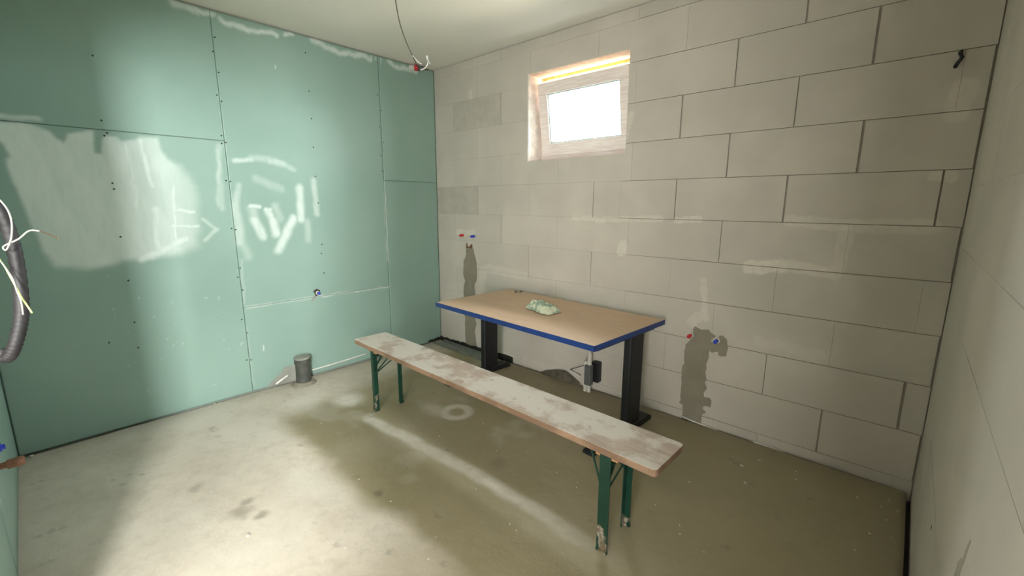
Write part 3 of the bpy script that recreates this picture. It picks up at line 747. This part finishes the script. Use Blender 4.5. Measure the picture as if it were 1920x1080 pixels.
def plug(x, y, r, label):
    o = MB().tube([(x-.012, y-.004, .6765+r), (x-.004, y, .6765+r), (x+.012, y+.005, .6765+r)], r, 8, rs=[r, r, r*.6]).build('wall_plug', M_GREYP)
    tag(o, label, 'wall plug', 'wall plugs on the table')
plug(1.165, -.125, .007, 'tiny grey wall plug on the far table edge, left one')
plug(1.185, -.085, .007, 'tiny grey wall plug on the far table edge, right one')

# ------------------------------------------------------------------ pipe stubs in the walls
def stub(base, d, ln, m, label, r=.0115, collar=True, group='plugged water pipe stubs in the walls'):
    base = Vector(base); d = Vector(d).normalized()
    q = d.to_track_quat('Z', 'Y').to_matrix().to_4x4(); M = Matrix.Translation(base) @ q
    t = thing('pipe_stub', label, 'pipe stub', base, 0, group)
    L = Matrix.Translation(-base)
    MB().lathe([(.0001, ln), (r*.55, ln), (r*.62, ln-.006), (r, ln-.008), (r, ln*.35), (r*1.0, 0.004), (.0001, .004)], L @ M, 16).build('plug', m, t, shade=False)
    if collar:
        MB().lathe([(r*1.02, .012), (r*1.5, .011), (r*1.55, 0.0), (r*1.02, -0.004)], L @ M, 16).build('fitting', M_WHITE2, t)
    return t
stub((0.389, 0, 1.106), (0, -1, 0), .058, M_PRED, 'red plugged pipe stub in the block wall beside the corner, above the cement strip')
stub((0.544, 0, 1.104), (0, -1, 0), .058, M_PBLUE, 'blue plugged pipe stub in the block wall beside the corner, above the cement strip')
stub((2.565, 0, 0.575), (0, -1, -.05), .052, M_PRED, 'red plugged pipe stub low on the block wall right of the table')
stub((2.726, 0, 0.573), (0, -1, -.03), .052, M_PBLUE, 'blue plugged pipe stub low on the block wall right of the table')
stub((0.001, -1.257, 0.681), (1, 0.05, -.05), .040, M_PBLUE, 'blue plugged pipe stub low in the middle of the green wall', .010)
# dark cut-out and stain round the stub of the green wall
o = MB().prism([(-1.29, .70), (-1.262, .715), (-1.235, .70), (-1.235, .665), (-1.27, .655)], lambda a, b, t: (t, a, b), 0.0006, 0.0022).build('cut_out', M_SUB, wall_left)
o = MB().prism([(-1.315, .625), (-1.300, .615), (-1.262, .655), (-1.275, .668)], lambda a, b, t: (t, a, b), 0.0006, 0.0020).build('filler_patch', M_CORE, wall_left)
stub((1.55, -D, 0.66), (0, 1, 0), .066, M_PBLUE, 'blue plugged pipe stub in the green wall at the left picture edge', .013)
t = stub((1.70, -D, 0.66), (0, 1, 0), .062, M_PRED, 'red pipe stub with brown fitting at the left picture edge', .013)
MB().lathe([(.0001, .108), (.012, .106), (.0135, .098), (.0135, .072), (.009, .070), (.009, .050)], Matrix.Rotation(-math.pi/2, 4, 'X'), 16).build('brass_fitting', M_BROWN, t)
# red and white pipe end under the ceiling
t = thing('capped_pipe', 'white pipe end with red ring under the ceiling by the corner', 'pipe stub', (0.0, -0.262, 2.600))
R = Matrix.Rotation(math.radians(62), 4, 'X').inverted() @ Matrix.Identity(4)
R = Vector((0.75, 0.62, -0.05)).to_track_quat('Z', 'Y').to_matrix().to_4x4()
MB().lathe([(.0001, -.01), (.024, -.008), (.024, .040), (.0001, .040)], R, 18).build('pipe_end', M_WHITE2, t)
MB().lathe([(.0001, .040), (.025, .040), (.025, .072), (.0001, .072)], R, 18).build('red_ring', M_PRED, t)
MB().lathe([(.0001, .072), (.017, .072), (.014, .13), (.0001, .13)], R, 14).build('dark_end', M_GREYP, t)

# ------------------------------------------------------------------ drain stub
t = thing('drain_pipe', 'dark grey capped drain pipe standing at the foot of the green wall', 'pipe', (0.118, -1.470, 0))
MB().lathe([(.0001, .0), (.058, .0), (.056, .012), (.053, .10), (.053, .165), (.058, .168), (.058, .205), (.054, .205)], None, 32).build('pipe', M_DRAIN, t, shade=False)
MB().lathe([(.054, .198), (.0585, .205), (.0595, .214), (.056, .220), (.0001, .222)], None, 32).build('cap', M_DCAP, t)
o = MB().lathe([(.0001, .014), (.060, .020), (.085, .004), (.10, -.004), (.0001, -.004)], None, 20).build('mortar_base', M_CEMENT, t)

# ------------------------------------------------------------------ grey steel channel along the wall foot
t = thing('steel_channel', 'grey steel channel lying along the block wall foot in the corner', 'metal profile', (0.48, -0.105, 0.001), math.radians(-1.5))
hl, hw2, th = .40, .062, .002
MB().box(-hl, hl, -hw2, hw2, 0, th).build('web', M_STEEL, t)
MB().box(-hl, hl, -hw2, -hw2+th, th, .022).build('flange', M_STEEL, t); MB().box(-hl, hl, hw2-th, hw2, th, .022).build('flange', M_STEEL, t)

# ------------------------------------------------------------------ white pipe and boxes under the table
t = thing('waste_pipe', 'white waste pipe with grey collar against the block wall under the table', 'pipe', (1.852, -0.085, 0))
MB().tube([(-.014, 0, 0), (-.014, 0, .24)], .0135, 14).build('pipe', M_WHITE2, t)
MB().tube([(.016, .004, 0), (.016, .004, .30), (.012, .006, .325)], .0155, 14, rs=[.0155, .0155, .006]).build('pipe', M_WHITE2, t)
MB().box(-.012, .042, -.024, .022, .058, .215).build('collar', M_GREYP, t, .006)
MB().tube([(-.10, .07, .080), (-.19, .055, .110), (-.02, .0, .205)], .0028, 6).build('wire', M_BLACK, t)
o = MB().box(1.868, 1.925, -.050, 0, .075, .232).box(1.874, 1.919, -.053, -.05, .082, .225).build('junction_box', M_BLACK, None, .003)
tag(o, 'black junction box on the block wall under the table', 'box')

# ------------------------------------------------------------------ black clip high on the block wall
t = MB().tube([(3.590, .002, 2.045), (3.588, -.018, 2.035), (3.596, -.024, 2.015), (3.584, -.012, 1.995), (3.580, .002, 1.985)], .0075, 8).build('cable_clip', M_BLACK)
tag(t, 'small black clip high on the block wall by the right corner', 'clip')

# ------------------------------------------------------------------ cable hanging from the ceiling
t = thing('hanging_cable', 'grey cable with stripped white wires hanging from the ceiling', 'cable', (1.292, -1.279, H))
def rel(P, o): return [Vector(p)-Vector(o) for p in P]
o0 = (1.292, -1.279, H)
MB().tube(catmull(rel([(1.292,-1.279,2.640),(1.284,-1.268,2.55),(1.288,-1.259,2.463),(1.298,-1.247,2.371),(1.319,-1.224,2.277),(1.345,-1.206,2.210)], o0), 6), .0034, 8).build('sheath', M_CABLE, t, shade=True)
MB().tube(catmull(rel([(1.345,-1.206,2.210),(1.372,-1.189,2.176),(1.388,-1.178,2.163)], o0), 5), .0032, 8).build('wire', M_WHITE, t, shade=True)
MB().tube(catmull(rel([(1.386,-1.184,2.133),(1.398,-1.177,2.135),(1.409,-1.163,2.148),(1.4125,-1.152,2.175),(1.408,-1.149,2.204),(1.402,-1.153,2.206),(1.404,-1.150,2.190),(1.416,-1.140,2.165)], o0), 6), .0034, 8).build('wire', M_WHITE, t, shade=True)
MB().tube(catmull(rel([(1.345,-1.206,2.210),(1.366,-1.194,2.160),(1.386,-1.184,2.133)], o0), 5), .0022, 6).build('wire', M_BLACK, t, shade=True)

# ------------------------------------------------------------------ conduit and wires by the left picture edge
o0 = (1.97, -2.99, 1.58)
t = thing('cable_conduit', 'black corrugated conduit curving down at the left picture edge', 'conduit', o0)
path = catmull(rel([(1.96,-2.993,1.62),(2.00,-2.93,1.55),(2.050,-2.855,1.45),(2.072,-2.822,1.382),(2.104,-2.813,1.297),(2.130,-2.817,1.195),(2.135,-2.827,1.138),(2.132,-2.844,1.087),(2.123,-2.856,1.070),(2.112,-2.862,1.083)], o0), 14)
MB().tube(path, .0120, 14, rs=[.0120+.0009*math.sin(k*math.pi*.75) for k in range(len(path))]).build('conduit_tube', M_COND, t, shade=True)
MB().tube(catmull(rel([(1.97,-2.99,1.54),(2.08,-2.85,1.45),(2.115,-2.818,1.404),(2.130,-2.808,1.370),(2.142,-2.812,1.330),(2.140,-2.823,1.302),(2.132,-2.826,1.309),(2.150,-2.803,1.324),(2.169,-2.786,1.341),(2.185,-2.771,1.341)], o0), 7), .0017, 8).build('wire', M_WIREW, t, shade=True)
MB().tube(catmull(rel([(2.185,-2.771,1.341),(2.203,-2.757,1.333),(2.218,-2.745,1.325)], o0), 5), .0011, 6).build('wire_end', M_COPPER, t, shade=True)
MB().tube(catmull(rel([(2.00,-2.99,1.38),(2.10,-2.86,1.315),(2.131,-2.835,1.28),(2.152,-2.825,1.245),(2.172,-2.817,1.21),(2.195,-2.805,1.172)], o0), 6), .0017, 8).build('wire', M_WIREG, t, shade=True)
MB().tube(catmull(rel([(2.131,-2.835,1.28),(2.169,-2.823,1.247),(2.181,-2.82,1.22),(2.190,-2.817,1.198),(2.197,-2.818,1.171)], o0), 6), .0015, 8).build('wire', M_WIREW, t, shade=True)
